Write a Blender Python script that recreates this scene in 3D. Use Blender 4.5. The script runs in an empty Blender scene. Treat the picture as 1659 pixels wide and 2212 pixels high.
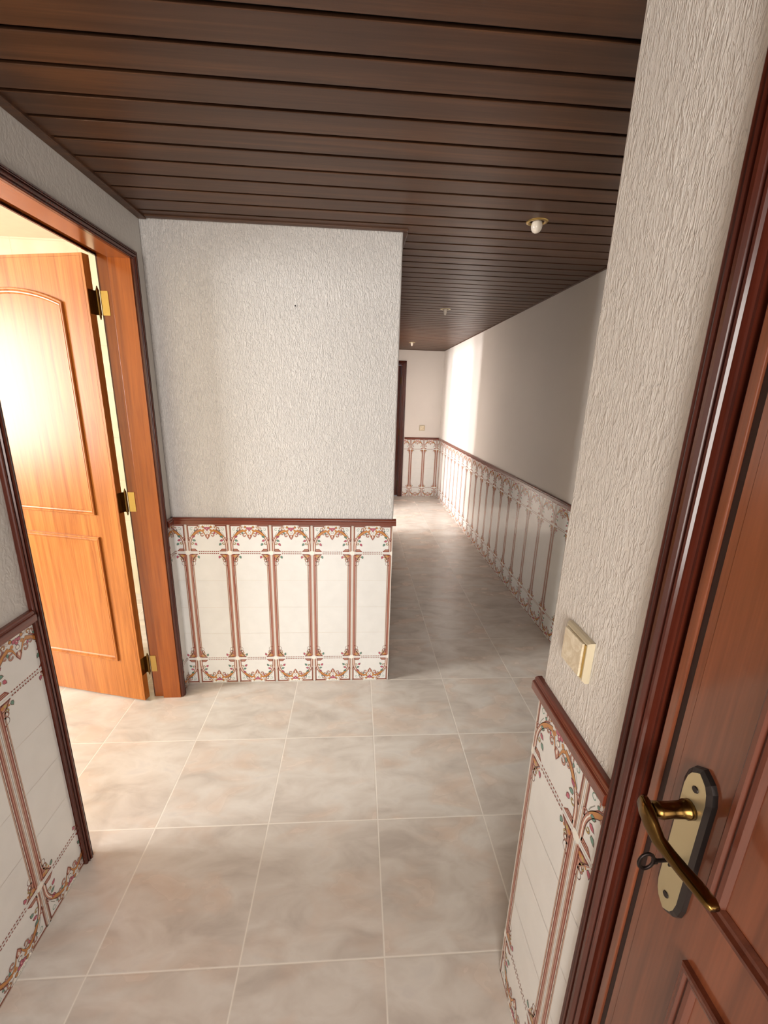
import bpy, bmesh, math, random
from mathutils import Matrix, Vector
random.seed(7)
C = bpy.context.scene.collection
SC = bpy.context.scene

# ------------------------------------------------------------------ camera
cam_d = bpy.data.cameras.new('camera'); cam = bpy.data.objects.new('camera', cam_d); C.objects.link(cam)
cam_d.sensor_fit = 'HORIZONTAL'; cam_d.sensor_width = 36.0; cam_d.lens = 36.0*909.863/1659.0
cam_d.clip_start = 0.02
R = [[0.9976143677448698, 0.06822377087390011, -0.010539941022107771],
     [-0.06299633691302185, 0.9621415663131966, 0.2651698849943743],
     [0.028231804840374117, -0.26387330948797044, 0.9641440980140473]]
cam.matrix_world = Matrix(((R[0][0], R[0][2], -R[0][1], -0.4951),
                           (R[1][0], R[1][2], -R[1][1], -2.0058),
                           (R[2][0], R[2][2], -R[2][1], 1.5179),
                           (0, 0, 0, 1)))
SC.camera = cam

# ------------------------------------------------------------------ light and exposure
SC.view_settings.view_transform = 'Standard'; SC.view_settings.look = 'None'
SC.view_settings.gamma = 1.0; SC.view_settings.use_curve_mapping = False
SC.view_settings.exposure = 0.2
w = bpy.data.worlds.new('world'); SC.world = w; w.use_nodes = True
w.node_tree.nodes['Background'].inputs[0].default_value = (0.75, 0.86, 1.0, 1)
w.node_tree.nodes['Background'].inputs[1].default_value = 1.0

def area(name, loc, target, sx, sy, power, col, spread=180):
    d = bpy.data.lights.new(name, 'AREA'); d.shape = 'RECTANGLE'; d.size = sx; d.size_y = sy
    d.energy = power; d.color = col; d.spread = math.radians(spread)
    o = bpy.data.objects.new(name, d); C.objects.link(o); o.location = loc
    o.rotation_euler = (Vector(target)-Vector(loc)).to_track_quat('-Z', 'Y').to_euler()
    return o
# daylight by the kitchen and side room windows, plus an added fill (all outside the frame)
area('kitchen_window_daylight', (-4.38, -1.07, 1.50), (0, -1.07, 1.50), 0.90, 1.25, 140, (1.0, 0.985, 0.965))
area('side_room_daylight_a', (-4.20, 3.10, 1.45), (0, 3.10, 1.45), 0.40, 1.3, 150, (1.0, 0.965, 0.95))
area('side_room_daylight_b', (-4.20, 1.95, 1.45), (0, 1.95, 1.45), 0.60, 1.3, 200, (1.0, 0.965, 0.95))
area('rear_fill_light', (-0.85, -3.75, 1.35), (-0.45, 0, 1.30), 0.9, 1.5, 54, (1.0, 0.94, 0.88))  # invented lamp behind the camera, lifts the ambient light of the hall

# ------------------------------------------------------------------ dimensions (m)
XL, XE, XR, XP = -1.379, -0.305, 0.787, -0.079
YP, YE = -1.2386, 4.49
H = 2.190
YB = -3.8
TW, TH = 0.2022, 0.1499        # wall tile
ZT = 0.8995                    # top of tiles
ZR = 0.9315                    # top of chair rail

# ------------------------------------------------------------------ materials
def lin(c):
    return tuple(((v/255)/12.92 if v/255 <= 0.04045 else ((v/255+0.055)/1.055)**2.4) for v in c)+(1,)
def newmat(name):
    m = bpy.data.materials.new(name); m.use_nodes = True
    nt = m.node_tree; b = nt.nodes['Principled BSDF']; return m, nt, b
def plain(name, rgb, rough=0.5, metal=0.0, spec=0.5, coat=0.0):
    m, nt, b = newmat(name)
    b.inputs['Roughness'].default_value = rough; b.inputs['Metallic'].default_value = metal
    b.inputs['Specular IOR Level'].default_value = spec; b.inputs['Coat Weight'].default_value = coat
    # a faint procedural variation keeps it from reading as flat plastic
    tc = nt.nodes.new('ShaderNodeTexCoord'); n = nt.nodes.new('ShaderNodeTexNoise'); n.inputs['Scale'].default_value = 18
    n.inputs['Detail'].default_value = 3
    nt.links.new(tc.outputs['Object'], n.inputs['Vector'])
    r = nt.nodes.new('ShaderNodeValToRGB'); c = lin(rgb)
    r.color_ramp.elements[0].color = tuple(v*0.93 for v in c[:3])+(1,); r.color_ramp.elements[1].color = tuple(min(1, v*1.05) for v in c[:3])+(1,)
    nt.links.new(n.outputs[0], r.inputs[0]); nt.links.new(r.outputs[0], b.inputs['Base Color'])
    return m
def mapping(nt, scale, loc=(0, 0, 0), rot=(0, 0, 0)):
    tc = nt.nodes.new('ShaderNodeTexCoord'); mp = nt.nodes.new('ShaderNodeMapping')
    mp.inputs['Scale'].default_value = scale; mp.inputs['Location'].default_value = loc; mp.inputs['Rotation'].default_value = rot
    nt.links.new(tc.outputs['Object'], mp.inputs['Vector']); return mp
def noise(nt, vec, scale=1.0, detail=2.0, rough=0.5, dist=0.0):
    n = nt.nodes.new('ShaderNodeTexNoise'); n.inputs['Scale'].default_value = scale; n.inputs['Detail'].default_value = detail
    n.inputs['Roughness'].default_value = rough; n.inputs['Distortion'].default_value = dist
    nt.links.new(vec, n.inputs['Vector']); return n
def ramp(nt, fac, stops):
    r = nt.nodes.new('ShaderNodeValToRGB'); e = r.color_ramp.elements
    while len(e) < len(stops): e.new(0.5)
    for el, (p, c) in zip(e, stops): el.position = p; el.color = c
    nt.links.new(fac, r.inputs[0]); return r
def math_n(nt, op, a, b=None, clamp=False):
    n = nt.nodes.new('ShaderNodeMath'); n.operation = op; n.use_clamp = clamp
    for i, v in enumerate((a, b)):
        if v is None: continue
        if isinstance(v, (int, float)): n.inputs[i].default_value = v
        else: nt.links.new(v, n.inputs[i])
    return n.outputs[0]
def mixc(nt, fac, a, b, mode='MIX'):
    n = nt.nodes.new('ShaderNodeMix'); n.data_type = 'RGBA'; n.blend_type = mode
    for i, v in ((0, fac), (6, a), (7, b)):
        if isinstance(v, (int, float)): n.inputs[i].default_value = v
        elif isinstance(v, tuple): n.inputs[i].default_value = v
        else: nt.links.new(v, n.inputs[i])
    return n.outputs[2]
def bump(nt, b, height, strength, dist):
    n = nt.nodes.new('ShaderNodeBump'); n.inputs['Strength'].default_value = strength; n.inputs['Distance'].default_value = dist
    nt.links.new(height, n.inputs['Height']); nt.links.new(n.outputs[0], b.inputs['Normal'])

def plaster(name, rgb, strength, scale=(150, 150, 48), dist=0.0025, coarse=0.35):
    m, nt, b = newmat(name); b.inputs['Roughness'].default_value = 0.55; b.inputs['Specular IOR Level'].default_value = 0.3
    mp = mapping(nt, scale)
    n1 = noise(nt, mp.outputs[0], 1.0, 2.5, 0.5, 1.1)
    r1 = ramp(nt, n1.outputs[0], [(0.42, (0, 0, 0, 1)), (0.62, (1, 1, 1, 1))])
    mp2 = mapping(nt, (scale[0]*0.4, scale[1]*0.4, scale[2]*0.55), (3, 1, 2))
    n2 = noise(nt, mp2.outputs[0], 1.0, 3, 0.55, 0.8)
    r2 = ramp(nt, n2.outputs[0], [(0.50, (0, 0, 0, 1)), (0.68, (1, 1, 1, 1))])
    h = math_n(nt, 'ADD', r1.outputs[0], math_n(nt, 'MULTIPLY', r2.outputs[0], coarse*2))
    if strength > 0: bump(nt, b, h, strength, dist)
    n3 = noise(nt, mapping(nt, (2.2, 2.2, 2.2)).outputs[0], 1.0, 3)
    c = lin(rgb)
    r3 = ramp(nt, n3.outputs[0], [(0.3, tuple(v*0.96 for v in c[:3])+(1,)), (0.7, c)])
    nt.links.new(r3.outputs[0], b.inputs['Base Color']); return m

def wood(name, c0, c1, rough=0.18, axis='z', coat=0.6, grain=1.0, spec=0.5, bs=0.06, cr=0.22):
    """lacquered veneer, grain running along one axis"""
    m, nt, b = newmat(name)
    s = {'z': (38, 38, 1.6), 'x': (1.6, 38, 38), 'y': (38, 1.6, 38)}[axis]
    mp = mapping(nt, tuple(v*grain for v in s))
    n1 = noise(nt, mp.outputs[0], 1.0, 5, 0.6, 0.6)
    s2 = {'z': (220, 220, 6), 'x': (6, 220, 220), 'y': (220, 6, 220)}[axis]
    n2 = noise(nt, mapping(nt, s2).outputs[0], 1.0, 2, 0.5, 0.0)
    f = math_n(nt, 'ADD', math_n(nt, 'MULTIPLY', n1.outputs[0], 0.75), math_n(nt, 'MULTIPLY', n2.outputs[0], 0.25))
    r = ramp(nt, f, [(0.36, lin(c0)), (0.64, lin(c1))])
    nt.links.new(r.outputs[0], b.inputs['Base Color'])
    b.inputs['Roughness'].default_value = rough; b.inputs['Coat Weight'].default_value = coat
    b.inputs['Coat Roughness'].default_value = cr; b.inputs['Specular IOR Level'].default_value = spec
    bump(nt, b, f, bs, 0.001); return m

M = {}
M['plaster'] = plaster('textured_white_plaster', (216, 213, 210), 0.85, (190, 190, 54), 0.0022)
M['plaster_pillar'] = plaster('coarse_white_plaster', (226, 221, 214), 0.6, (185, 185, 46), 0.0022)
M['plaster_soft'] = plaster('soft_white_plaster', (206, 203, 198), 0.28, (60, 60, 40), 0.0015)
M['paint'] = plaster('smooth_white_paint', (226, 220, 214), 0.10, (40, 40, 40), 0.001)
M['kitchen_paint'] = plain('kitchen_cream_paint', (220, 210, 186), 0.6)
M['leaf'] = wood('orange_lacquered_sapele', (156, 88, 34), (200, 126, 60), 0.34, coat=0.0, spec=0.32)
M['leaf_x'] = wood('orange_lacquered_sapele_crosswise', (150, 78, 30), (196, 118, 56), 0.20, 'x')
M['jamb'] = wood('door_lining_wood', (128, 62, 16), (164, 86, 28), 0.24, coat=0.2)
M['jamb_y'] = wood('door_lining_wood_head', (128, 62, 16), (164, 86, 28), 0.24, 'y')
M['casing'] = wood('dark_mahogany_casing', (62, 24, 15), (88, 38, 25), 0.20, coat=0.3, spec=0.4, bs=0.01)
M['rail_x'] = wood('mahogany_rail_across', (92, 38, 22), (124, 58, 38), 0.25, 'x')
M['rail_y'] = wood('mahogany_rail_along', (92, 38, 22), (124, 58, 38), 0.25, 'y')
M['leaf_shaded'] = wood('shaded_lacquered_sapele', (96, 50, 30), (130, 72, 46), 0.28, coat=0.7, spec=0.35, bs=0.03, cr=0.1)  # same sapele as the open leaf, colour darkened to hold the right door's shade
M['moulding_dark'] = wood('dark_red_moulding_wood', (74, 34, 22), (102, 52, 34), 0.25, coat=0.4, spec=0.4, bs=0.02)
M['gap_shade'] = plain('painted_gap_shade', (40, 16, 10), 0.6)
M['ceil_gap'] = plain('dark_ceiling_gap', (22, 13, 10), 0.8)
M['brass'] = plain('brass', (192, 164, 100), 0.28, 1.0)
M['brass_pale'] = plain('pale_satin_brass', (196, 184, 148), 0.34, 0.75)
M['brass_old'] = plain('aged_brass', (112, 86, 46), 0.22, 1.0)
M['patina'] = plain('blackened_brass', (58, 52, 50), 0.3, 0.8)
M['iron'] = plain('dark_iron', (40, 32, 30), 0.4, 0.8)
M['cream_plastic'] = plain('cream_plastic', (206, 194, 166), 0.3)
M['beige_plastic'] = plain('beige_plastic', (190, 178, 152), 0.35)
M['bulb'] = plain('white_bulb_glass', (232, 222, 208), 0.12)
M['window_frame'] = plain('white_window_frame', (230, 230, 228), 0.4)

# marbled rocker of the light switch
def marbled():
    m, nt, b = newmat('marbled_cream_plastic')
    n = noise(nt, mapping(nt, (30, 30, 30), rot=(0.6, 0, 0)).outputs[0], 1.0, 4, 0.6, 2.5)
    r = ramp(nt, n.outputs[0], [(0.35, lin((236, 226, 202))), (0.6, lin((214, 198, 168)))])
    nt.links.new(r.outputs[0], b.inputs['Base Color']); b.inputs['Roughness'].default_value = 0.2; return m
M['marbled'] = marbled()

def ceiling_mat():
    m, nt, b = newmat('brown_ceiling_slats')
    mp = mapping(nt, (1.1, 26, 26)); n1 = noise(nt, mp.outputs[0], 1.0, 5, 0.6, 0.5)
    mp2 = mapping(nt, (3.5, 160, 160)); n2 = noise(nt, mp2.outputs[0], 1.0, 2)
    f = math_n(nt, 'ADD', math_n(nt, 'MULTIPLY', n1.outputs[0], 0.75), math_n(nt, 'MULTIPLY', n2.outputs[0], 0.25))
    r = ramp(nt, f, [(0.34, lin((64, 41, 27))), (0.52, lin((80, 53, 36))), (0.66, lin((98, 65, 42)))])
    nt.links.new(r.outputs[0], b.inputs['Base Color']); b.inputs['Roughness'].default_value = 0.40
    b.inputs['Specular IOR Level'].default_value = 0.35; return m
M['ceiling'] = ceiling_mat()

def floor_mat():
    m, nt, b = newmat('marbled_beige_floor_tiles')
    T = 0.4
    tc = nt.nodes.new('ShaderNodeTexCoord'); sp = nt.nodes.new('ShaderNodeSeparateXYZ'); nt.links.new(tc.outputs['Object'], sp.inputs[0])
    def axis(o):
        u = math_n(nt, 'MULTIPLY', sp.outputs[o], 1/T); fl = math_n(nt, 'FLOOR', u); fr = math_n(nt, 'SUBTRACT', u, fl)
        d = math_n(nt, 'SUBTRACT', 0.5, math_n(nt, 'ABSOLUTE', math_n(nt, 'SUBTRACT', fr, 0.5)))
        return fl, d
    fx, dx = axis(0); fy, dy = axis(1)
    dmin = math_n(nt, 'MULTIPLY', math_n(nt, 'MINIMUM', dx, dy), T)          # metres to the nearest joint
    idv = nt.nodes.new('ShaderNodeCombineXYZ'); nt.links.new(fx, idv.inputs[0]); nt.links.new(fy, idv.inputs[1])
    wn = nt.nodes.new('ShaderNodeTexWhiteNoise'); wn.noise_dimensions = '3D'; nt.links.new(idv.outputs[0], wn.inputs['Vector'])
    off = nt.nodes.new('ShaderNodeVectorMath'); off.operation = 'SCALE'; nt.links.new(wn.outputs['Color'], off.inputs[0]); off.inputs['Scale'].default_value = 20
    def vec(scale, rot):
        mp = nt.nodes.new('ShaderNodeMapping'); mp.inputs['Scale'].default_value = scale; mp.inputs['Rotation'].default_value = rot
        nt.links.new(tc.outputs['Object'], mp.inputs['Vector'])
        a = nt.nodes.new('ShaderNodeVectorMath'); a.operation = 'ADD'; nt.links.new(mp.outputs[0], a.inputs[0]); nt.links.new(off.outputs[0], a.inputs[1])
        return a.outputs[0]
    n1 = noise(nt, vec((6, 12, 6), (0, 0, 0.5)), 1.0, 4, 0.55, 0.5)
    n2 = noise(nt, vec((4, 8, 4), (0, 0, -0.4)), 1.0, 3, 0.5, 0.4)
    c = ramp(nt, n1.outputs[0], [(0.28, lin((190, 181, 172))), (0.46, lin((208, 200, 191))), (0.62, lin((218, 212, 204))), (0.80, lin((204, 199, 195)))])
    warm = ramp(nt, n2.outputs[0], [(0.50, (0, 0, 0, 1)), (0.70, (1, 1, 1, 1))])
    col = mixc(nt, math_n(nt, 'MULTIPLY', warm.outputs[0], 0.5), c.outputs[0], lin((214, 188, 168)))
    grout = ramp(nt, dmin, [(0.0, (1, 1, 1, 1)), (0.0020, (1, 1, 1, 1)), (0.0027, (0, 0, 0, 1))])
    edge = ramp(nt, dmin, [(0.0019, (1, 1, 1, 1)), (0.0034, (0, 0, 0, 1))])
    col = mixc(nt, math_n(nt, 'MULTIPLY', edge.outputs[0], 0.35), col, lin((120, 108, 98)))
    col = mixc(nt, grout.outputs[0], col, lin((240, 234, 224)))
    nt.links.new(col, b.inputs['Base Color'])
    ro = math_n(nt, 'ADD', 0.20, math_n(nt, 'MULTIPLY', n2.outputs[0], 0.12)); nt.links.new(ro, b.inputs['Roughness'])
    hh = math_n(nt, 'SUBTRACT', math_n(nt, 'MULTIPLY', n1.outputs[0], 0.06), grout.outputs[0])
    bump(nt, b, hh, 0.35, 0.0012); return m
M['floor'] = floor_mat()

def kitchen_tile_mat():
    m, nt, b = newmat('cream_kitchen_tiles')
    tc = nt.nodes.new('ShaderNodeTexCoord'); sp = nt.nodes.new('ShaderNodeSeparateXYZ'); nt.links.new(tc.outputs['Object'], sp.inputs[0])
    s = math_n(nt, 'ADD', sp.outputs[0], sp.outputs[1])
    def d(v, T, o):
        u = math_n(nt, 'MULTIPLY', math_n(nt, 'ADD', v, o), 1/T); fr = math_n(nt, 'FRACT', u)
        return math_n(nt, 'MULTIPLY', math_n(nt, 'SUBTRACT', 0.5, math_n(nt, 'ABSOLUTE', math_n(nt, 'SUBTRACT', fr, 0.5))), T)
    dm = math_n(nt, 'MINIMUM', d(s, 0.39, 0.0), d(sp.outputs[2], 0.30, 0.01))
    g = ramp(nt, dm, [(0.0018, (1, 1, 1, 1)), (0.0030, (0, 0, 0, 1))])
    n = noise(nt, mapping(nt, (7, 7, 7)).outputs[0], 1.0, 4)
    c = ramp(nt, n.outputs[0], [(0.3, lin((206, 195, 166))), (0.7, lin((220, 210, 184)))])
    nt.links.new(mixc(nt, g.outputs[0], c.outputs[0], lin((196, 184, 156))), b.inputs['Base Color'])
    b.inputs['Roughness'].default_value = 0.25; return m
M['kitchen_tile'] = kitchen_tile_mat()

# printed wainscot tile colours
TC = {'glaze': (232, 232, 229), 'grout': (214, 206, 194), 'taupe': (188, 158, 140), 'red': (134, 62, 47), 'dark': (98, 54, 44),
      'pink': (192, 140, 122), 'gold': (198, 136, 74), 'rose': (190, 96, 116), 'green': (106, 150, 134), 'white': (244, 240, 230),
      'grey': (150, 150, 144), 'olive': (190, 168, 98)}
TK = list(TC)
TM = [plain('tile_print_'+k, v, 0.12 if k != 'grout' else 0.6, 0, 0.5) for k, v in TC.items()]

# ------------------------------------------------------------------ mesh helpers
def box(bm, x0, x1, y0, y1, z0, z1, mi=0):
    v = [bm.verts.new(p) for p in ((x0, y0, z0), (x1, y0, z0), (x1, y1, z0), (x0, y1, z0), (x0, y0, z1), (x1, y0, z1), (x1, y1, z1), (x0, y1, z1))]
    for f in ((0, 3, 2, 1), (4, 5, 6, 7), (0, 1, 5, 4), (1, 2, 6, 5), (2, 3, 7, 6), (3, 0, 4, 7)):
        bm.faces.new([v[i] for i in f]).material_index = mi
def obj(name, bm, mats, parent=None, origin=None, smooth=False, bevel=0.0, local=False):
    if origin is not None and not local: bmesh.ops.translate(bm, verts=bm.verts, vec=-Vector(origin))
    bmesh.ops.recalc_face_normals(bm, faces=bm.faces)
    me = bpy.data.meshes.new(name); bm.to_mesh(me); bm.free()
    for m in (mats if isinstance(mats, (list, tuple)) else [mats]): me.materials.append(m)
    if smooth:
        for p in me.polygons: p.use_smooth = True
    o = bpy.data.objects.new(name, me); C.objects.link(o)
    if origin is not None: o.location = origin
    if parent is not None:
        o.parent = parent
        if not local: o.matrix_parent_inverse = parent.matrix_basis.inverted()
    if bevel > 0:
        b = o.modifiers.new('bevel', 'BEVEL'); b.width = bevel; b.segments = 2; b.limit_method = 'ANGLE'; b.angle_limit = math.radians(40)
    return o
def struct(o, label=None):
    o['kind'] = 'structure'
    if label: o['label'] = label
    return o
def empty(name, loc, rz=0.0):
    o = bpy.data.objects.new(name, None); C.objects.link(o); o.location = loc; o.rotation_euler = (0, 0, rz); o.empty_display_size = 0.05
    return o
def tag(o, label, cat, group=None):
    o['label'] = label; o['category'] = cat
    if group: o['group'] = group
    return o
def boxes(name, lst, mats, parent=None, bevel=0.0):
    bm = bmesh.new()
    for b in lst: box(bm, *b)
    return obj(name, bm, mats, parent, bevel=bevel)
def place(axis_u, axis_n, o):
    """2D (u, z, depth n) -> 3D"""
    au, an, o = Vector(axis_u), Vector(axis_n), Vector(o)
    return lambda u, z, n: o + au*u + Vector((0, 0, 1))*z + an*n
def sweep(bm, pts, prof, P, closed=False, mi=0):
    """pts: 2D polyline (u,z); prof: list of (offset to the left of travel, depth)"""
    n = len(pts); offs = []
    for i in range(n):
        p = Vector(pts[i])
        a = Vector(pts[i-1]) if (closed or i > 0) else None
        c = Vector(pts[(i+1) % n]) if (closed or i < n-1) else None
        d1 = (p-a).normalized() if a is not None else (c-p).normalized()
        d2 = (c-p).normalized() if c is not None else d1
        n1 = Vector((-d1.y, d1.x)); n2 = Vector((-d2.y, d2.x)); nn = (n1+n2)
        nn = nn/max(1e-6, nn.length_squared)*2 if nn.length > 1e-6 else n1
        offs.append(nn)
    rows = []
    for p, nn in zip(pts, offs):
        rows.append([bm.verts.new(P(p[0]+nn.x*o, p[1]+nn.y*o, t)) for (o, t) in prof])
    m = n if closed else n-1
    for i in range(m):
        a, b = rows[i], rows[(i+1) % n]
        for k in range(len(prof)-1):
            bm.faces.new((a[k], a[k+1], b[k+1], b[k])).material_index = mi
    if not closed:
        for r in (rows[0], rows[-1]):
            try: bm.faces.new(r).material_index = mi
            except Exception: pass
def tube(bm, path, radii, seg=14, mi=0, cap=True, up=(0, 0, 1), p=1.0):
    sp_ = lambda v: math.copysign(abs(v)**p, v)
    """path of points, radii list of (a,b)"""
    rings = []; path = [Vector(p) for p in path]; up = Vector(up)
    for i, q in enumerate(path):
        d = (path[min(i+1, len(path)-1)]-path[max(i-1, 0)]).normalized()
        s = d.cross(up); s = s.normalized() if s.length > 1e-4 else Vector((1, 0, 0)); t = s.cross(d).normalized()
        a, b = radii[i] if isinstance(radii[i], (tuple, list)) else (radii[i], radii[i])
        rings.append([bm.verts.new(q+s*(a*sp_(math.cos(2*math.pi*k/seg)))+t*(b*sp_(math.sin(2*math.pi*k/seg)))) for k in range(seg)])
    for a, b in zip(rings, rings[1:]):
        for k in range(seg): bm.faces.new((a[k], a[(k+1) % seg], b[(k+1) % seg], b[k])).material_index = mi
    if cap:
        bm.faces.new(rings[0]).material_index = mi; bm.faces.new(rings[-1]).material_index = mi
def lathe(bm, prof, ctr, seg=32, mi=0):
    rings = []
    for r, z in prof:
        if r < 1e-5: rings.append([bm.verts.new((ctr[0], ctr[1], ctr[2]+z))])
        else: rings.append([bm.verts.new((ctr[0]+r*math.cos(2*math.pi*k/seg), ctr[1]+r*math.sin(2*math.pi*k/seg), ctr[2]+z)) for k in range(seg)])
    for a, b in zip(rings, rings[1:]):
        for k in range(seg):
            k2 = (k+1) % seg
            f = [a[k % len(a)], a[k2 % len(a)], b[k2 % len(b)], b[k % len(b)]]
            f = [v for i, v in enumerate(f) if v not in f[:i]]
            if len(f) > 2: bm.faces.new(f).material_index = mi

# ------------------------------------------------------------------ floor and ceiling
floor = struct(boxes('floor', [(-4.6, 1.1, YB-0.1, YE+0.3, -0.08, 0.0)], M['floor']))

# slatted ceiling over hall and corridor: slats run across (X), dark gaps between them
S0, SP = -1.0162, 0.0949
bm = bmesh.new()
box(bm, XL, XR, YB, 0.0, H+0.060, H+0.09, 1); box(bm, XE, XR, 0.0, YE, H+0.060, H+0.09, 1)
n0 = int(math.floor((YB-S0)/SP)); n1 = int(math.ceil((YE-S0)/SP))
for k in range(n0, n1):
    ya, yb = S0+k*SP+0.0060, S0+(k+1)*SP-0.0060
    ya, yb = max(ya, YB), min(yb, YE)
    if yb-ya < 0.004: continue
    r = 0.003
    spans = [(XL if yb <= 0.0 else XE, ya, yb)]
    if ya < 0.0 < yb: spans.append((XL, ya, 0.0))
    for xa, ya, yb in spans:
        xb = XR if xa == XE or yb < 0.0 else XE
        prof = [(ya+0.006, 0.012), (ya, 0.0012), (ya+0.0015, 0), (yb-0.0015, 0), (yb, 0.0012), (yb-0.006, 0.012)]
        va = [bm.verts.new((xa, y, H+z)) for y, z in prof]; vb = [bm.verts.new((xb, y, H+z)) for y, z in prof]
        for i in range(len(prof)-1): bm.faces.new((va[i], va[i+1], vb[i+1], vb[i])).material_index = 0
        bm.faces.new(va); bm.faces.new(vb)
ceiling = struct(obj('ceiling', bm, [M['ceiling'], M['ceil_gap']]))
# edging strips where the slats meet the walls
def trim(name, b): return struct(boxes(name, [b], M['ceiling'], bevel=0.003))
trim('trim_1', (XL, XL+0.032, YB, 0.0, H-0.010, H+0.012))
trim('trim_2', (XL+0.032, XE+0.018, -0.024, 0.0, H-0.006, H+0.012))
trim('trim_3', (XE, XE+0.020, 0.0, YE, H-0.006, H+0.012))
trim('trim_4', (XR-0.012, XR, YP, YE, H-0.006, H+0.012))
trim('trim_5', (XE+0.02, XR-0.012, YE-0.015, YE, H-0.006, H+0.012))
trim('trim_6', (XP-0.014, XP, YB, YP, H-0.003, H+0.012))

# ------------------------------------------------------------------ walls
D1A, D1B, D1Z = -0.897, -0.086, 2.035          # rough opening of the kitchen doorway (y range, head)
XW = XL-0.125                                  # kitchen side of that wall
wall_left = struct(boxes('wall_left', [(XW, XL, YB, D1A, 0, H+0.3), (XW, XL, D1B, 0.0, 0, H+0.3), (XW, XL, D1A, D1B, D1Z, H+0.3)], M['plaster_soft']))
wall_center = struct(boxes('wall_center', [(XW, XE-0.0005, 0.006, 0.14, 0, H+0.3)], M['plaster'], bevel=0.006))
# corridor left side with the doorway that lets daylight in
SDA, SDB = 2.66, 3.72
wall_cl = struct(boxes('wall_corridor_left', [(XE-0.14, XE, 0.14, SDA, 0, H+0.3), (XE-0.14, XE, SDB, YE, 0, H+0.3), (XE-0.14, XE, SDA, SDB, 2.03, H+0.3)], M['paint']))
wall_right = struct(boxes('wall_right', [(XR, XR+0.12, YP, YE+0.12, 0, H+0.3)], M['paint']))
DEA, DEB = -0.52, 0.185                        # end door opening x range
wall_end = struct(boxes('wall_end', [(XE-0.3, DEA, YE, YE+0.12, 0, H+0.3), (DEB, XR+0.0, YE, YE+0.12, 0, H+0.3), (DEA, DEB, YE, YE+0.12, 1.99, H+0.3)], M['paint']))
D2A, D2B = -2.40, -1.532                       # right hand door opening y range
wall_pillar = struct(boxes('wall_pillar', [(XP+0.0, XP+0.13, D2B, YP, 0, H+0.3), (XP+0.13, XR+0.12, YP-0.13, YP-0.0005, 0, H+0.3), (XP, XP+0.13, YB, D2A, 0, H+0.3), (XP, XP+0.13, D2A, D2B, 2.03, H+0.3)], M['plaster_pillar'], bevel=0.005))
wall_back = struct(boxes('wall_back', [(XW, XP+0.2, YB-0.12, YB, 0, H+0.3)], M['plaster_soft']))
# kitchen shell
KX0, KX1, KY0, KY1, KH = -4.42, XW, -2.7, 1.07, 2.40
struct(boxes('wall_kitchen_far', [(KX0-0.1, KX1+0.5, KY1, KY1+0.1, 0, KH)], M['kitchen_tile']))
struct(boxes('wall_kitchen_near', [(KX0-0.1, KX1, KY0-0.1, KY0, 0, KH)], M['kitchen_tile']))
struct(boxes('wall_kitchen_window', [(KX0-0.1, KX0, KY0, KY1, 0, KH)], M['kitchen_tile']))
struct(boxes('wall_kitchen_side', [(XW, XW+0.02, 0.14, KY1, 0, KH)], M['kitchen_tile']))
struct(boxes('ceiling_kitchen', [(KX0-0.1, KX1+0.05, KY0-0.1, KY1+0.1, KH, KH+0.06)], M['kitchen_paint']))
# side room shell off the corridor
struct(boxes('wall_side_room', [(-4.4, XE-0.14, 1.25, 1.30, 0, 2.4), (-4.4, XE-0.14, 4.3, 4.35, 0, 2.4), (-4.45, -4.4, 1.25, 4.35, 0, 2.4)], M['paint']))
struct(boxes('ceiling_side_room', [(-4.45, XE-0.14, 1.25, 4.35, 2.4, 2.46)], M['paint']))
# kitchen window frame, and an invented one behind the camera for the fill lamp
def window(name, P, u0, u1, z0, z1):
    bm = bmesh.new()
    for (a, b, c, d) in ((u0, u0+0.05, z0, z1), (u1-0.05, u1, z0, z1), (u0, u1, z0, z0+0.05), (u0, u1, z1-0.05, z1)):
        q = [P(a, c, 0), P(b, d, 0.03)]
        x = sorted((q[0].x, q[1].x)); y = sorted((q[0].y, q[1].y)); z = sorted((q[0].z, q[1].z))
        box(bm, x[0], x[1], y[0], y[1], z[0], z[1])
    return struct(obj(name, bm, M['window_frame']))
window('window_1', place((0, 1, 0), (1, 0, 0), (KX0, 0, 0)), -1.55, -0.60, 0.88, 2.12)
window('fill_window_frame', place((1, 0, 0), (0, 1, 0), (0, YB, 0)), -1.3, -0.2, 0.55, 2.15)

# ------------------------------------------------------------------ printed wainscot tiles
# One motif for a column 202 mm wide and 900 mm high; all pieces are convex polygons (colour, layer, points in mm)
MOT = []
def poly(c, lay, pts): MOT.append((TK.index(c), lay, [tuple(p) for p in pts]))
def rect(c, lay, x0, x1, z0, z1): poly(c, lay, ((x0, z0), (x1, z0), (x1, z1), (x0, z1)))
def stroke(c, lay, pts, wd, taper=False):
    n = len(pts); L = []
    for i, p in enumerate(pts):
        a = pts[max(i-1, 0)]; b = pts[min(i+1, n-1)]
        dx, dz = b[0]-a[0], b[1]-a[1]; l = math.hypot(dx, dz) or 1
        k = wd/2*((1-0.75*i/(n-1)) if taper else 1)
        L.append(((p[0]-dz/l*k, p[1]+dx/l*k), (p[0]+dz/l*k, p[1]-dx/l*k)))
    for a, b in zip(L, L[1:]): poly(c, lay, (a[0], b[0], b[1], a[1]))
def outl(c, lay, pts, wd, taper=False, oc='dark', ow=1.8):
    stroke(oc, lay, pts, wd+ow, taper); stroke(c, lay+1, pts, wd, taper)
def disc(c, lay, x, z, r, n=9, sx=1.0, a0=0.0):
    poly(c, lay, [(x+r*sx*math.cos(a0+2*math.pi*k/n), z+r*math.sin(a0+2*math.pi*k/n)) for k in range(n)])
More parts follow.
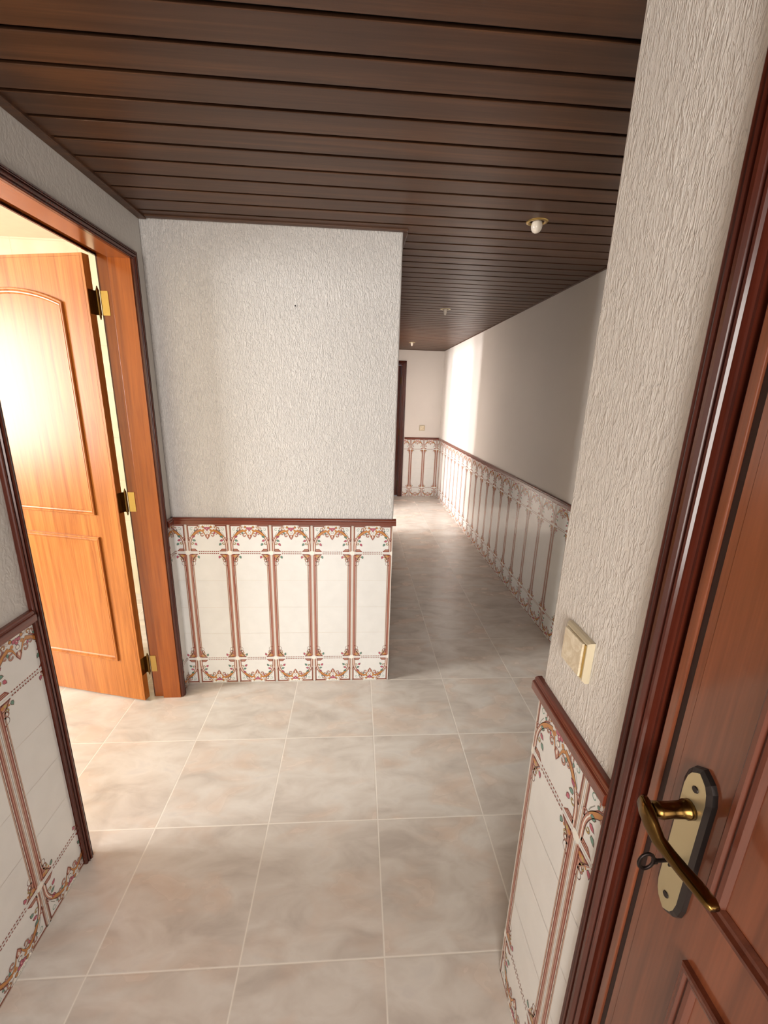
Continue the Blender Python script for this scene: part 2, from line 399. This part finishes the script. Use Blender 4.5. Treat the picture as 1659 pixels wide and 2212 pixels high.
def leafm(c, x, z, r, ang):
    for cc, lay, k in (('dark', 4, 1.25), (c, 5, 1.0)):
        pts = []
        for t, rr in ((0, 1.25), (50, 0.75), (110, 0.7), (180, 0.75), (250, 0.7), (310, 0.75)):
            a = math.radians(ang+t); pts.append((x+r*k*rr*math.cos(a), z+r*k*rr*math.sin(a)))
        poly(cc, lay, pts)
def arc(cx, cz, rx, rz, a0, a1, n=10):
    return [(cx+rx*math.cos(math.radians(a0+(a1-a0)*i/n)), cz+rz*math.sin(math.radians(a0+(a1-a0)*i/n))) for i in range(n+1)]
def curl(cx, cz, r, a0, turn, n=12):
    return [(cx+r*(1-0.7*i/n)*math.cos(math.radians(a0+turn*i/n)), cz+r*(1-0.7*i/n)*math.sin(math.radians(a0+turn*i/n))) for i in range(n+1)]
W_ = 202.2; HF = W_/2
def both(fn):
    """draw on the left half, then mirrored on the right half"""
    k0 = len(MOT); fn(False); k1 = len(MOT); fn(True)
    for i in range(k1, len(MOT)):
        c, l, p = MOT[i]; MOT[i] = (c, l, [(W_-x, z) for x, z in p][::-1])
def half_top(flip):
    leafs = ['rose', 'green', 'rose', 'green'] if not flip else ['green', 'rose', 'green', 'rose']
    # vertical column bands (rows 2 to 5, upper half)
    for c, a, b in (('taupe', 3.5, 8), ('red', 8, 10.4), ('pink', 10.4, 13.2), ('red', 13.2, 17.4), ('white', 17.4, 19), ('dark', 19, 20.8), ('taupe', 20.8, 24.5)):
        rect(c, 1, a, b, 450, 706)
    for c, a, b in (('taupe', 3.5, 8), ('red', 8, 10.4), ('pink', 10.4, 13.2), ('red', 13.2, 17.4)):
        rect(c, 1, a, b, 706, 738)
    # capital
    stroke('pink', 1, [(8, 741), (48, 741), (25, 716), (22, 700)], 5)
    poly('pink', 1, ((16, 744), (46, 744), (26, 714), (16, 702))); stroke('red', 2, [(9, 738), (46, 743)], 3); stroke('dark', 3, [(47, 744), (26, 722), (16, 722)], 2.4); stroke('red', 3, [(16, 722), (16, 704)], 3)
    disc('olive', 2, 30, 735, 5.5); disc('gold', 2, 20, 733, 5); disc('pink', 3, 33, 737, 3)
    outl('pink', 2, curl(28, 708, 8, 90, -300), 2.0); outl('olive', 2, curl(32, 716, 7, 150, -260), 2.0)
    stroke('dark', 2, arc(24, 693, 9, 10, 100, -100, 8), 1.5); disc('red', 3, 16, 682, 3.4)
    leafm('green' if not flip else 'rose', 50, 729, 7.0, -70)
    disc('gold', 3, 40, 728, 3)
    # foot of the arch
    poly('red', 2, ((8, 757), (50, 757), (37, 771), (8, 771))); poly('pink', 3, ((13, 760), (43, 760), (35, 768), (13, 768)))
    stroke('dark', 3, [(14, 764), (38, 764)], 1.4)
    # frame of the spandrel
    rect('taupe', 1, 3.5, 8, 757, 898); rect('taupe', 1, 3.5, 66, 893.5, 898)
    rect('dark', 2, 8, 9.2, 812, 893.5); rect('red', 2, 9.2, 12.5, 812, 892); rect('red', 2, 9.2, 62, 888.5, 892.5); rect('dark', 2, 8, 66, 892.5, 893.7)
    outl('white', 4, [(66, 896), (66, 886), (74, 880)], 2, oc='red')
    # arch
    A = arc(HF, 786, 88, 86, 180, 108, 14)
    A = [(13, 757), (13, 775)]+A
    stroke('dark', 2, A, 12.5); stroke('pink', 3, A[:9], 9.5); stroke('gold', 3, A[8:], 9.5); stroke('white', 4, A[:10], 2.6); stroke('dark', 5, arc(HF, 786, 83, 80, 182, 116, 12), 1.4)
    stroke('red', 2, [(9, 812), (18, 818), (26, 838), (44, 862), (60, 872)], 3.2)
    # clasp and spandrel curls
    outl('pink', 4, arc(14, 822, 8, 7, 200, 20, 6), 2.6)
    stroke('green', 3, curl(28, 872, 9, 40, 330), 1.7); stroke('grey', 3, [(33, 860), (24, 846), (20, 836)], 1.6)
    outl('pink', 4, curl(48, 876, 8, -60, 300), 2.2); outl('gold', 4, curl(60, 880, 7, 180, -280), 2.2); leafm('green', 42, 866, 4.5, 60)
    poly('white', 4, ((50, 884), (62, 884), (66, 879), (52, 879)))
    # scrolls under the crown
    outl('gold', 5, [(HF-28, 866), (HF-18, 858), (HF-12, 846), (HF-8, 834)], 7, True)
    outl('pink', 6, curl(HF-24, 842, 10, 60, 330), 3.4)
    outl('pink', 6, curl(HF-43, 850, 6, 60, 320), 2.4)
    leafm('green' if not flip else 'rose', HF-34, 854, 5.0, -90)
    disc('rose', 7, HF-9, 878, 5); disc('dark', 6, HF-9, 878, 6.2)
    disc('gold', 6, HF-19, 884, 4.6); disc('red', 5, HF-19, 884, 6)
    disc('gold', 6, HF-17, 868, 5.5)
    # leaves hanging inside the arch
    leafm(leafs[0], 33, 834, 7.2, 20 if not flip else 20); leafm(leafs[1], 34, 815, 7.2, -20); leafm(leafs[2], 42, 796, 7.2, -50)
    outl('olive', 4, curl(27, 800, 7, 200, 300), 2.0)
    # label band under the rail
    rect('grey', 4, HF-30, HF, 896, 897.5); rect('white', 5, HF-31, HF, 884.5, 896)
    for x in (HF-22, HF-12, HF-4): rect('grey', 6, x, x+5, 891, 893)
    # double dotted line
    x = 53.0
    while x < HF-1:
        rect('red', 2, x, min(x+5.6, HF), 754.5, 758.3); rect('red', 2, x, min(x+5.6, HF), 744.2, 748.0); x += 9.1
def centre_top():
    poly('red', 6, ((HF, 819), (HF+10, 834), (HF+7, 846), (HF-7, 846), (HF-10, 834)))
    poly('pink', 7, ((HF, 823), (HF+7, 834), (HF+4, 846), (HF-4, 846), (HF-7, 834)))
    poly('white', 8, ((HF, 831), (HF+2.5, 838), (HF, 846), (HF-2.5, 838)))
    disc('dark', 6, HF, 858, 6.6); disc('white', 7, HF, 858, 5.2)
    disc('dark', 6, HF, 871, 6.4); disc('rose', 7, HF, 871, 5.2); disc('rose', 7, HF, 880, 4.6); disc('white', 8, HF, 875, 1.6)
both(half_top); centre_top()
poly('white', 4, [(0, 739), (9, 742), (12, 750.5), (9, 759), (0, 762)]); poly('white', 4, [(W_, 739), (W_, 762), (W_-9, 759), (W_-12, 750.5), (W_-9, 742)])
MOT = MOT+[(c, l, [(x, 900-z) for x, z in p][::-1]) for c, l, p in MOT]
def clip(pts, ax, v, sgn):
    out = []
    for i in range(len(pts)):
        a, b = pts[i-1], pts[i]; da, db = (a[ax]-v)*sgn, (b[ax]-v)*sgn
        if (da < 0) != (db < 0):
            t = da/(da-db); out.append((a[0]+(b[0]-a[0])*t, a[1]+(b[1]-a[1])*t))
        if db >= 0: out.append(b)
    return out
def tile_panel(parent, P, u0, u1, phase, thick=0.006, label=None):
    """P(u,z,n); columns start at phase + k*TW, clipped to u0..u1"""
    bm = bmesh.new()
    def face(pts, n, mi):
        vs = [bm.verts.new(P(x, z, n)) for x, z in pts]
        try: bm.faces.new(vs).material_index = mi
        except Exception: pass
    g = thick-0.0006
    c = [P(u0, 0, -0.001), P(u1, ZT, g)]
    x = sorted((c[0].x, c[1].x)); y = sorted((c[0].y, c[1].y)); z = sorted((c[0].z, c[1].z))
    box(bm, x[0], x[1], y[0], y[1], z[0], z[1], TK.index('grout'))
    k = math.floor((u0-phase)/TW)-1; sc = ZT/0.9
    while phase+k*TW < u1:
        a = phase+k*TW
        for r in range(6):
            q = [(max(a+0.0008, u0), r*TH+0.0006), (min(a+TW-0.0008, u1), r*TH+0.0006), (min(a+TW-0.0008, u1), (r+1)*TH-0.0006), (max(a+0.0008, u0), (r+1)*TH-0.0006)]
            if q[1][0]-q[0][0] > 0.002: face(q, thick, TK.index('glaze'))
        for (ci, lay, pts) in MOT:
            pp = [(a+x/1000, z/1000*sc) for x, z in pts]
            if min(p[0] for p in pp) < u0: pp = clip(pp, 0, u0, 1)
            if pp and max(p[0] for p in pp) > u1: pp = clip(pp, 0, u1, -1)
            if len(pp) > 2: face(pp, thick+0.00012*lay, ci)
        k += 1
    me = bpy.data.meshes.new('tile_panel'); bm.to_mesh(me); bm.free()
    for m in TM: me.materials.append(m)
    o = bpy.data.objects.new('tile_panel', me); C.objects.link(o); o.parent = parent
    o['label'] = label or 'glazed cream tiles printed with brown and pink scroll arches'
    return o
tile_panel(wall_center, place((1, 0, 0), (0, -1, 0), (0, 0.006, 0)), XL, XE, XE-6*TW)
tile_panel(wall_left, place((0, 1, 0), (1, 0, 0), (XL-0.003, 0, 0)), -2.9, -0.915, -1.077)
tile_panel(wall_left, place((0, 1, 0), (1, 0, 0), (XL-0.003, 0, 0)), -0.066, 0.0, -0.5)
tile_panel(wall_right, place((0, 1, 0), (-1, 0, 0), (XR+0.003, 0, 0)), YP, YE, 0.721)
tile_panel(wall_end, place((1, 0, 0), (0, -1, 0), (0, YE+0.003, 0)), 0.245, XR, 0.349)
tile_panel(wall_pillar, place((0, 1, 0), (-1, 0, 0), (XP+0.001, 0, 0)), -1.52, YP, YP-TW*4)

# ------------------------------------------------------------------ chair rails
RPROF = [(ZT, 0.0), (ZT, 0.019), (ZT+0.002, 0.0205), (ZT+0.019, 0.0205), (ZT+0.021, 0.019), (ZT+0.0225, 0.0155), (ZT+0.0245, 0.0150), (ZT+0.027, 0.0155), (ZT+0.030, 0.013), (ZR, 0.010), (ZR, 0.0)]
RN = [3]
def rail(P, u0, u1, mat):
    bm = bmesh.new()
    a = [bm.verts.new(P(u0, z, n)) for z, n in RPROF]; b = [bm.verts.new(P(u1, z, n)) for z, n in RPROF]
    for i in range(len(RPROF)):
        j = (i+1) % len(RPROF); bm.faces.new((a[i], a[j], b[j], b[i]))
    bm.faces.new(a); bm.faces.new(b)
    RN[0] += 4
    return struct(obj('trim_%d' % RN[0], bm, mat))
rail(place((1, 0, 0), (0, -1, 0), (0, 0.004, 0)), XL, XE+0.013, M['rail_x'])
rail(place((0, 1, 0), (1, 0, 0), (XL-0.001, 0, 0)), -3.4, -0.915, M['rail_y'])
rail(place((0, 1, 0), (1, 0, 0), (XL-0.001, 0, 0)), -0.066, 0.0, M['rail_y'])
rail(place((0, 1, 0), (-1, 0, 0), (XR+0.001, 0, 0)), YP, YE, M['rail_y'])
rail(place((1, 0, 0), (0, -1, 0), (0, YE+0.001, 0)), 0.245, XR, M['rail_x'])
rail(place((0, 1, 0), (-1, 0, 0), (XP+0.001, 0, 0)), -1.507, YP+0.013, M['rail_y'])

# ------------------------------------------------------------------ doors
def casing_profile(wd, t):
    """o = distance outward from the opening edge, t = thickness; fluted moulding"""
    P = [(0.0, 0.0), (0.0, 0.55), (0.04, 0.72), (0.10, 0.78), (0.16, 0.62), (0.20, 0.60), (0.24, 0.80), (0.32, 0.98), (0.42, 1.0), (0.50, 0.86), (0.53, 0.66),
         (0.58, 0.64), (0.62, 0.84), (0.68, 0.90), (0.73, 0.72), (0.77, 0.56), (0.82, 0.70), (0.90, 0.78), (0.97, 0.68), (1.0, 0.5), (1.0, 0.0)]
    return [(-o*wd, n*t) for o, n in P]
def casing(P, u0, u1, zt, wd, t, parent, mat, name='casing'):
    bm = bmesh.new()
    # travel up the u0 side, across, down the u1 side: left of travel is outside on the first leg, so offsets are negated inside
    sweep(bm, [(u0, 0.0), (u0, zt), (u1, zt), (u1, 0.0)], [(-o, n) for o, n in casing_profile(wd, t)], P)
    o = obj(name, bm, mat, parent); return o
def moulding(name, pts, P, parent, mat, wd=0.022, t=0.009, local=True):
    prof = [(0.0, 0.0), (0.0, t*0.75), (wd*0.12, t), (wd*0.34, t), (wd*0.46, t*0.45), (wd*0.6, t*0.7), (wd*0.8, t*0.6), (wd, t*0.1), (wd, 0.0)]
    bm = bmesh.new(); sweep(bm, pts, prof, P, closed=True)
    return obj(name, bm, mat, parent, local=local)
def panel_pts(u0, u1, z0, z1, rise=0.0):
    """counter clockwise outline, left of travel is inward"""
    pts = [(u0, z0), (u1, z0)]
    if rise <= 0: return pts+[(u1, z1), (u0, z1)]
    c = (u1-u0)/2; Rr = (c*c+rise*rise)/(2*rise); cx = (u0+u1)/2; cz = z1+rise-Rr; a = math.asin(c/Rr); sh = 0.012
    pts.append((u1, z1-sh)); 
    for i in range(0, 25):
        th = a-2*a*i/24; pts.append((cx+Rr*math.sin(th), cz+Rr*math.cos(th)))
    pts.append((u0, z1-sh)); return pts

def hinge(parent, z, knuckle, lsgn):
    """brass hinge in the local frame of the leaf: knuckle barrel, leaf plate on the leaf edge"""
    bm = bmesh.new(); x, y = knuckle
    tube(bm, [(x, y, z-0.062), (x, y, z-0.052), (x, y, z-0.046), (x, y, z-0.0455), (x, y, z+0.0), (x, y, z+0.001), (x, y, z+0.046), (x, y, z+0.052), (x, y, z+0.062)],
         [0.0015, 0.004, 0.0035, 0.0062, 0.0062, 0.0062, 0.0062, 0.004, 0.0015], 12, up=(0, 1, 0))
    box(bm, -0.0004, 0.0016, 0.005, y-0.003, z-0.045, z+0.045); box(bm, 0.0, x, y-0.0045, y-0.0025, z-0.045, z+0.045)
    return obj('hinge', bm, M['brass_old'], parent, local=True)

# --- door_1: kitchen doorway with its leaf standing open
d1 = struct(empty('door_1', (XL, -0.49, 0)))
bm = bmesh.new()
XI = XW-0.004
# lining: rebated near the leaf side
for (y0, y1) in ((D1B-0.014, D1B), (D1A, D1A+0.014)): box(bm, XI, XL+0.002, y0, y1, 0, 2.022)
fr = obj('door_frame', bm, M['jamb'], d1, bevel=0.001)
bm = bmesh.new()
box(bm, XI+0.045, XL+0.002, D1B-0.026, D1B-0.014, 0, 2.012); box(bm, XI+0.045, XL+0.002, D1A+0.014, D1A+0.024, 0, 2.012)
obj('door_stop', bm, M['jamb'], d1, bevel=0.001)
bm = bmesh.new(); box(bm, XI, XL+0.002, D1A, D1B, 2.022, 2.037); box(bm, XI+0.045, XL+0.002, D1A+0.012, D1B-0.012, 2.008, 2.022)
obj('door_head', bm, M['jamb_y'], d1, bevel=0.001)
casing(place((0, 1, 0), (1, 0, 0), (XL, 0, 0)), D1A+0.018, D1B-0.020, 2.008, 0.034, 0.018, d1, M['casing'])
casing(place((0, 1, 0), (-1, 0, 0), (XW, 0, 0)), D1A+0.012, D1B-0.012, 2.012, 0.040, 0.015, d1, M['casing'])

def make_leaf(name, parent, wd, ht, th, mat, loc, rz, stile, u_dir, zs, mmat):
    """leaf in its own frame: u runs from the reference edge along u_dir*X, front face at y=0 facing -Y, thickness towards +Y"""
    s = u_dir
    bm = bmesh.new()
    lip = 0.011
    def bx(a, b, y0, y1, z0, z1): box(bm, min(s*a, s*b), max(s*a, s*b), y0, y1, z0, z1)
    bx(lip, wd-lip, 0, th, 0.008+lip, ht-lip)
    for a, b in ((0, lip-0.0006), (wd-lip+0.0006, wd)): bx(a, b, 0.0003, th-0.0003, 0.008, ht)
    bx(lip, wd-lip, 0.0003, th-0.0003, 0.008, 0.008+lip-0.0006); bx(lip, wd-lip, 0.0003, th-0.0003, ht-lip+0.0006, ht)
    leaf = obj(name, bm, mat, parent, origin=None, local=True); leaf.location = loc; leaf.rotation_euler = (0, 0, rz)
    for face in (0, 1):
        n = (0, -1, 0) if face == 0 else (0, 1, 0); o = (0, 0, 0) if face == 0 else (0, th, 0)
        P = place((1, 0, 0), n, o)
        a, b = sorted((s*stile, s*(wd-stile)))
        for (z0, z1, rise) in zs:
            moulding('panel_moulding', panel_pts(a, b, z0, z1, rise), P, leaf, mmat)
    return leaf
TH1 = 0.032; ANG = math.radians(-14)
hx, hy = -1.540, -0.139
leaf1 = make_leaf('door_leaf', d1, 0.745, 2.013, TH1, M['leaf'], (hx-d1.location.x, hy-d1.location.y, 0), ANG, 0.115, -1,
                  [(0.970, 1.842, 0.055), (0.222, 0.866, 0.0)], M['leaf'])
leaf1['label'] = 'orange varnished door leaf standing open'
for z in (1.845, 1.03, 0.195):
    hinge(leaf1, z, (0.011, TH1+0.007), -1)
    # plate screwed to the frame
    bm = bmesh.new(); box(bm, XI-0.001, XI+0.026, D1B-0.0165, D1B-0.0140, z-0.045, z+0.045)
    for dx, dz in ((0.007, 0.034), (0.018, 0.020), (0.018, -0.020), (0.007, -0.034)):
        lathe_c = (XI+dx, D1B-0.0168, z+dz)
        tube(bm, [(lathe_c[0], lathe_c[1]+0.0006, lathe_c[2]), lathe_c], [0.0028, 0.0022], 8)
    obj('hinge_plate', bm, M['brass'], d1)

# --- door_2: closed door on the right, near the camera
d2 = struct(empty('door_2', (XP, -1.98, 0)))
Pr = place((0, 1, 0), (-1, 0, 0), (XP, 0, 0))
bm = bmesh.new()
box(bm, XP, XP+0.03, -1.5745, -1.5615, 0, 2.03); box(bm, XP, XP+0.12, D2A, D2A+0.021, 0, 2.03)
box(bm, XP+0.045, XP+0.10, -1.600, -1.5745, 0, 2.0); box(bm, XP, XP+0.12, D2A, D2B, 2.01, 2.031)
obj('door_frame', bm, M['leaf_shaded'], d2, bevel=0.0015)
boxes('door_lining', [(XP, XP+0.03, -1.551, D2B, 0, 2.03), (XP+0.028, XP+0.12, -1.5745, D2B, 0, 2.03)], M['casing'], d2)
boxes('gap_shade_strip', [(XP+0.004, XP+0.045, -1.5855, -1.5748, 0, 2.005)], M['gap_shade'], d2)['label'] = 'dark strip painting the shade in the gap beside the leaf'  # near-black strip stands in for shade between frame and leaf
casing(Pr, D2A+0.010, -1.547, 2.012, 0.043, 0.019, d2, M['casing'])
LE = -1.586                                     # lock edge of the leaf
leaf2 = make_leaf('door_leaf', d2, 0.785, 2.008, 0.036, M['leaf_shaded'], (XP+0.001-d2.location.x, LE-d2.location.y, 0), math.radians(-90), 0.088, 1,
                  [(0.955, 1.84, 0.055), (0.222, 0.855, 0.0)], M['moulding_dark'])
leaf2['label'] = 'varnished door leaf, closed, with its shade put into the wood colour'
# leaf2 local: +X runs towards the camera (world -Y), -Y local faces the hall (world -X)
def rounded_plate(bm, cu, cz, hw, hh, n0, n1, inset, mi_side, mi_top, P):
    out = []
    k = 0.032
    shape = [(-hw, -hh+k), (-hw*0.86, -hh+k*0.55), (-hw*0.62, -hh+k*0.28), (-hw*0.3, -hh+0.004), (0, -hh), (hw*0.3, -hh+0.004), (hw*0.62, -hh+k*0.28), (hw*0.86, -hh+k*0.55), (hw, -hh+k)]
    shape += [(x, -z) for x, z in shape[::-1]]
    def ring(sc, n): return [bm.verts.new(P(cu+x*(1-sc/hw), cz+z*(1-sc/hh), n)) for x, z in shape]
    r0, r1, r2 = ring(0, n0), ring(0.0015, n0+(n1-n0)*0.6), ring(inset, n1)
    for a, b in ((r0, r1), (r1, r2)):
        for i in range(len(a)):
            j = (i+1) % len(a); bm.faces.new((a[i], a[j], b[j], b[i])).material_index = mi_side
    bm.faces.new(r2).material_index = mi_top
Pl = place((1, 0, 0), (0, -1, 0), (0, 0, 0))      # local frame of the leaf
PU, PZ = 0.048, 0.991                             # plate centre
bm = bmesh.new(); rounded_plate(bm, PU, PZ, 0.0225, 0.116, 0.0, 0.009, 0.0065, 0, 1, Pl)
for z in (PZ+0.086, PZ-0.086):
    tube(bm, [Pl(PU, z, 0.0085), Pl(PU, z, 0.0105)], [0.0045, 0.0038], 10, mi=0)
tube(bm, [Pl(PU, PZ-0.026, 0.0085), Pl(PU, PZ-0.026, 0.0098)], [0.0048, 0.0048], 12, mi=0)
plate = obj('handle_plate', bm, [M['patina'], M['brass_pale']], leaf2, local=True)
plate['label'] = 'pale brass backplate with blackened edges'
bm = bmesh.new()
zc = PZ+0.056
tube(bm, [Pl(PU, zc, 0.008), Pl(PU, zc, 0.016), Pl(PU, zc, 0.017), Pl(PU, zc, 0.034), Pl(PU, zc, 0.046), Pl(PU-0.003, zc+0.001, 0.056)], [0.0115, 0.0112, 0.0098, 0.0092, 0.0098, 0.008], 16)
path = [(-0.013, 0.003, 0.058), (-0.010, 0.003, 0.062), (0.000, 0.000, 0.064), (0.010, -0.008, 0.0635), (0.022, -0.0175, 0.061), (0.036, -0.0205, 0.057), (0.052, -0.0215, 0.054), (0.068, -0.0200, 0.052), (0.084, -0.0185, 0.051), (0.091, -0.0185, 0.051)]
rad = [(0.004, 0.006), (0.0062, 0.0095), (0.0066, 0.0115), (0.0058, 0.0105), (0.0055, 0.0085), (0.0065, 0.0066), (0.0075, 0.0056), (0.0082, 0.0052), (0.0080, 0.0048), (0.0055, 0.003)]
tube(bm, [Pl(PU+u, zc+z, n) for u, z, n in path], rad, 20, up=(0, 0, 1), p=0.6)
obj('lever_handle', bm, M['brass_old'], leaf2, smooth=True, local=True)['label'] = 'curved aged brass lever'

# --- door_3: door at the far end of the corridor
d3 = struct(empty('door_3', (0, YE, 0)))
Pe = place((1, 0, 0), (0, -1, 0), (0, YE, 0))
casing(Pe, DEA+0.01, DEB-0.008, 1.972, 0.060, 0.018, d3, M['casing'])
bm = bmesh.new(); box(bm, DEB-0.02, DEB, YE, YE+0.12, 0, 1.99); box(bm, DEA, DEA+0.02, YE, YE+0.12, 0, 1.99); box(bm, DEA, DEB, YE, YE+0.12, 1.975, 1.992)
obj('door_frame', bm, M['casing'], d3)
leaf3 = make_leaf('door_leaf', d3, DEB-DEA-0.042, 1.972, 0.036, M['casing'], (DEB-0.021, 0.035, 0), 0.0, 0.1, -1, [(0.97, 1.80, 0.05), (0.222, 0.86, 0.0)], M['casing'])
for z in (1.75, 1.0, 0.2):
    bm = bmesh.new(); tube(bm, [(-0.002, -0.004, z-0.05), (-0.002, -0.004, z+0.05)], [0.006, 0.006], 10, up=(0, 1, 0))
    obj('hinge', bm, M['brass_old'], leaf3, local=True)

# ------------------------------------------------------------------ key in the lock of the right hand door
KY_, KZ_ = LE-PU, PZ-0.026
key = tag(empty('key', (XP-0.008, KY_, KZ_)), 'old dark iron key standing in the lock below the brass lever handle', 'key')
bm = bmesh.new()
tube(bm, [(-0.030, 0, 0), (-0.026, 0, 0), (-0.0255, 0, 0), (0.0, 0, 0)], [0.0036, 0.0036, 0.0022, 0.0022], 10)
box(bm, -0.008, 0.0, -0.001, 0.001, -0.010, 0.0)
o = obj('shaft', bm, M['iron'], key, local=True, smooth=False)
bm = bmesh.new()
ring = [(-0.039+0.0095*math.cos(2*math.pi*k/20), 0, 0.0120*math.sin(2*math.pi*k/20)) for k in range(20)]
rr = []
for k in range(20):
    c = Vector(ring[k]); rad_ = (c-Vector((-0.039, 0, 0))).normalized()
    rr.append([bm.verts.new(c+rad_*(0.0026*math.cos(a))+Vector((0, 1, 0))*(0.0017*math.sin(a))) for a in [2*math.pi*j/8 for j in range(8)]])
for k in range(20):
    a, b = rr[k], rr[(k+1) % 20]
    for j in range(8): bm.faces.new((a[j], a[(j+1) % 8], b[(j+1) % 8], b[j]))
obj('bow', bm, M['iron'], key, local=True, smooth=True)

# ------------------------------------------------------------------ light switches
def light_switch(loc, rz, label, sz=0.080, depth=0.012):
    """local frame: faces -Y, u = X"""
    t = tag(empty('light_switch', loc, rz), label, 'light switch', 'wall light switches')
    h = sz/2
    bm = bmesh.new()
    def ring(s, y): return [bm.verts.new(p) for p in ((-h+s, y, -h+s), (h-s, y, -h+s), (h-s, y, h-s), (-h+s, y, h-s))]
    c = 0.0
    pr = [(0.0, 0.0), (0.0, -depth*0.62), (0.0035, -depth), (0.0065, -depth), (0.0065, -depth+0.003)]
    rs = [ring(s, y) for s, y in pr]
    for a, b in zip(rs, rs[1:]):
        for i in range(4): bm.faces.new((a[i], a[(i+1) % 4], b[(i+1) % 4], b[i]))
    bm.faces.new(rs[-1]); bm.faces.new(rs[0])
    obj('switch_plate', bm, M['cream_plastic'], t, local=True)
    # rocker, tilted in at one side
    q = h-0.0075
    bm = bmesh.new()
    v = [bm.verts.new(p) for p in ((-q, -depth+0.003, -q), (q-0.004, -depth+0.003, -q), (q-0.004, -depth+0.003, q), (-q, -depth+0.003, q),
                                   (-q, -depth-0.0052, -q), (q-0.004, -depth-0.0042, -q), (q-0.004, -depth-0.0042, q), (-q, -depth-0.0052, q))]
    for f in ((0, 3, 2, 1), (4, 5, 6, 7), (0, 1, 5, 4), (1, 2, 6, 5), (2, 3, 7, 6), (3, 0, 4, 7)): bm.faces.new([v[i] for i in f])
    obj('rocker', bm, M['marbled'], t, local=True, bevel=0.0008)
    bm = bmesh.new(); box(bm, q-0.003, q+0.0015, -depth-0.0012, -depth+0.003, -q, q)
    obj('brass_strip', bm, M['brass'], t, local=True, bevel=0.0005)
    return t
light_switch((XP-0.0005, -1.352, 1.078), math.radians(-90), 'cream light switch with gold strip on textured pillar above the chair rail')
light_switch((0.509, YE-0.0005, 1.074), 0.0, 'small cream light switch on the far wall at the end of the corridor', 0.082, 0.010)

# ------------------------------------------------------------------ nail in the middle wall
bm = bmesh.new(); tube(bm, [(0, 0, 0), (0, -0.006, 0.001), (0, -0.0065, 0.001)], [0.0014, 0.0014, 0.0032], 8)
nail = obj('nail', bm, M['iron'], local=True); nail.location = (-0.762, 0.006, 1.884)
tag(nail, 'tiny dark nail left in the textured white wall of the hall', 'nail')

# ------------------------------------------------------------------ recessed ceiling spotlights
def spotlight(x, y, kind, label):
    t = tag(empty('ceiling_spotlight', (x, y, H)), label, 'ceiling light', 'recessed ceiling spotlights')
    bm = bmesh.new()
    lathe(bm, [(0.026, 0.012), (0.026, -0.001), (0.029, -0.0035), (0.036, -0.003), (0.041, -0.0012), (0.042, 0.001), (0.042, 0.004)], (0, 0, 0), 40)
    obj('ring', bm, M['brass'] if kind == 0 else M['brass_pale'], t, local=True, smooth=True)
    bm = bmesh.new(); lathe(bm, [(0.026, 0.010), (0.018, 0.0135), (0.0, 0.0135)], (0, 0, 0), 24)
    obj('socket', bm, M['iron'], t, local=True)
    bm = bmesh.new()
    if kind == 0:
        pr = [(0.012, 0.012), (0.016, 0.004), (0.020, -0.006), (0.0215, -0.016), (0.020, -0.025), (0.015, -0.033), (0.008, -0.0375), (0.0, -0.039)]
    else:
        pr = [(0.013, 0.012), (0.0145, 0.0), (0.0145, -0.010), (0.013, -0.022), (0.011, -0.032), (0.007, -0.040), (0.002, -0.044), (0.0, -0.044)]
    lathe(bm, pr, (0, 0, 0), 24)
    obj('bulb', bm, M['bulb'], t, local=True, smooth=True)
    return t
spotlight(0.199, -0.168, 0, 'round white bulb in brass ring, nearest of the three ceiling spotlights')
spotlight(0.190, 1.546, 1, 'tapered bulb in pale ring, middle one of the three ceiling spotlights')
spotlight(0.201, 3.678, 1, 'tapered bulb in pale ring, farthest spotlight near the end wall')
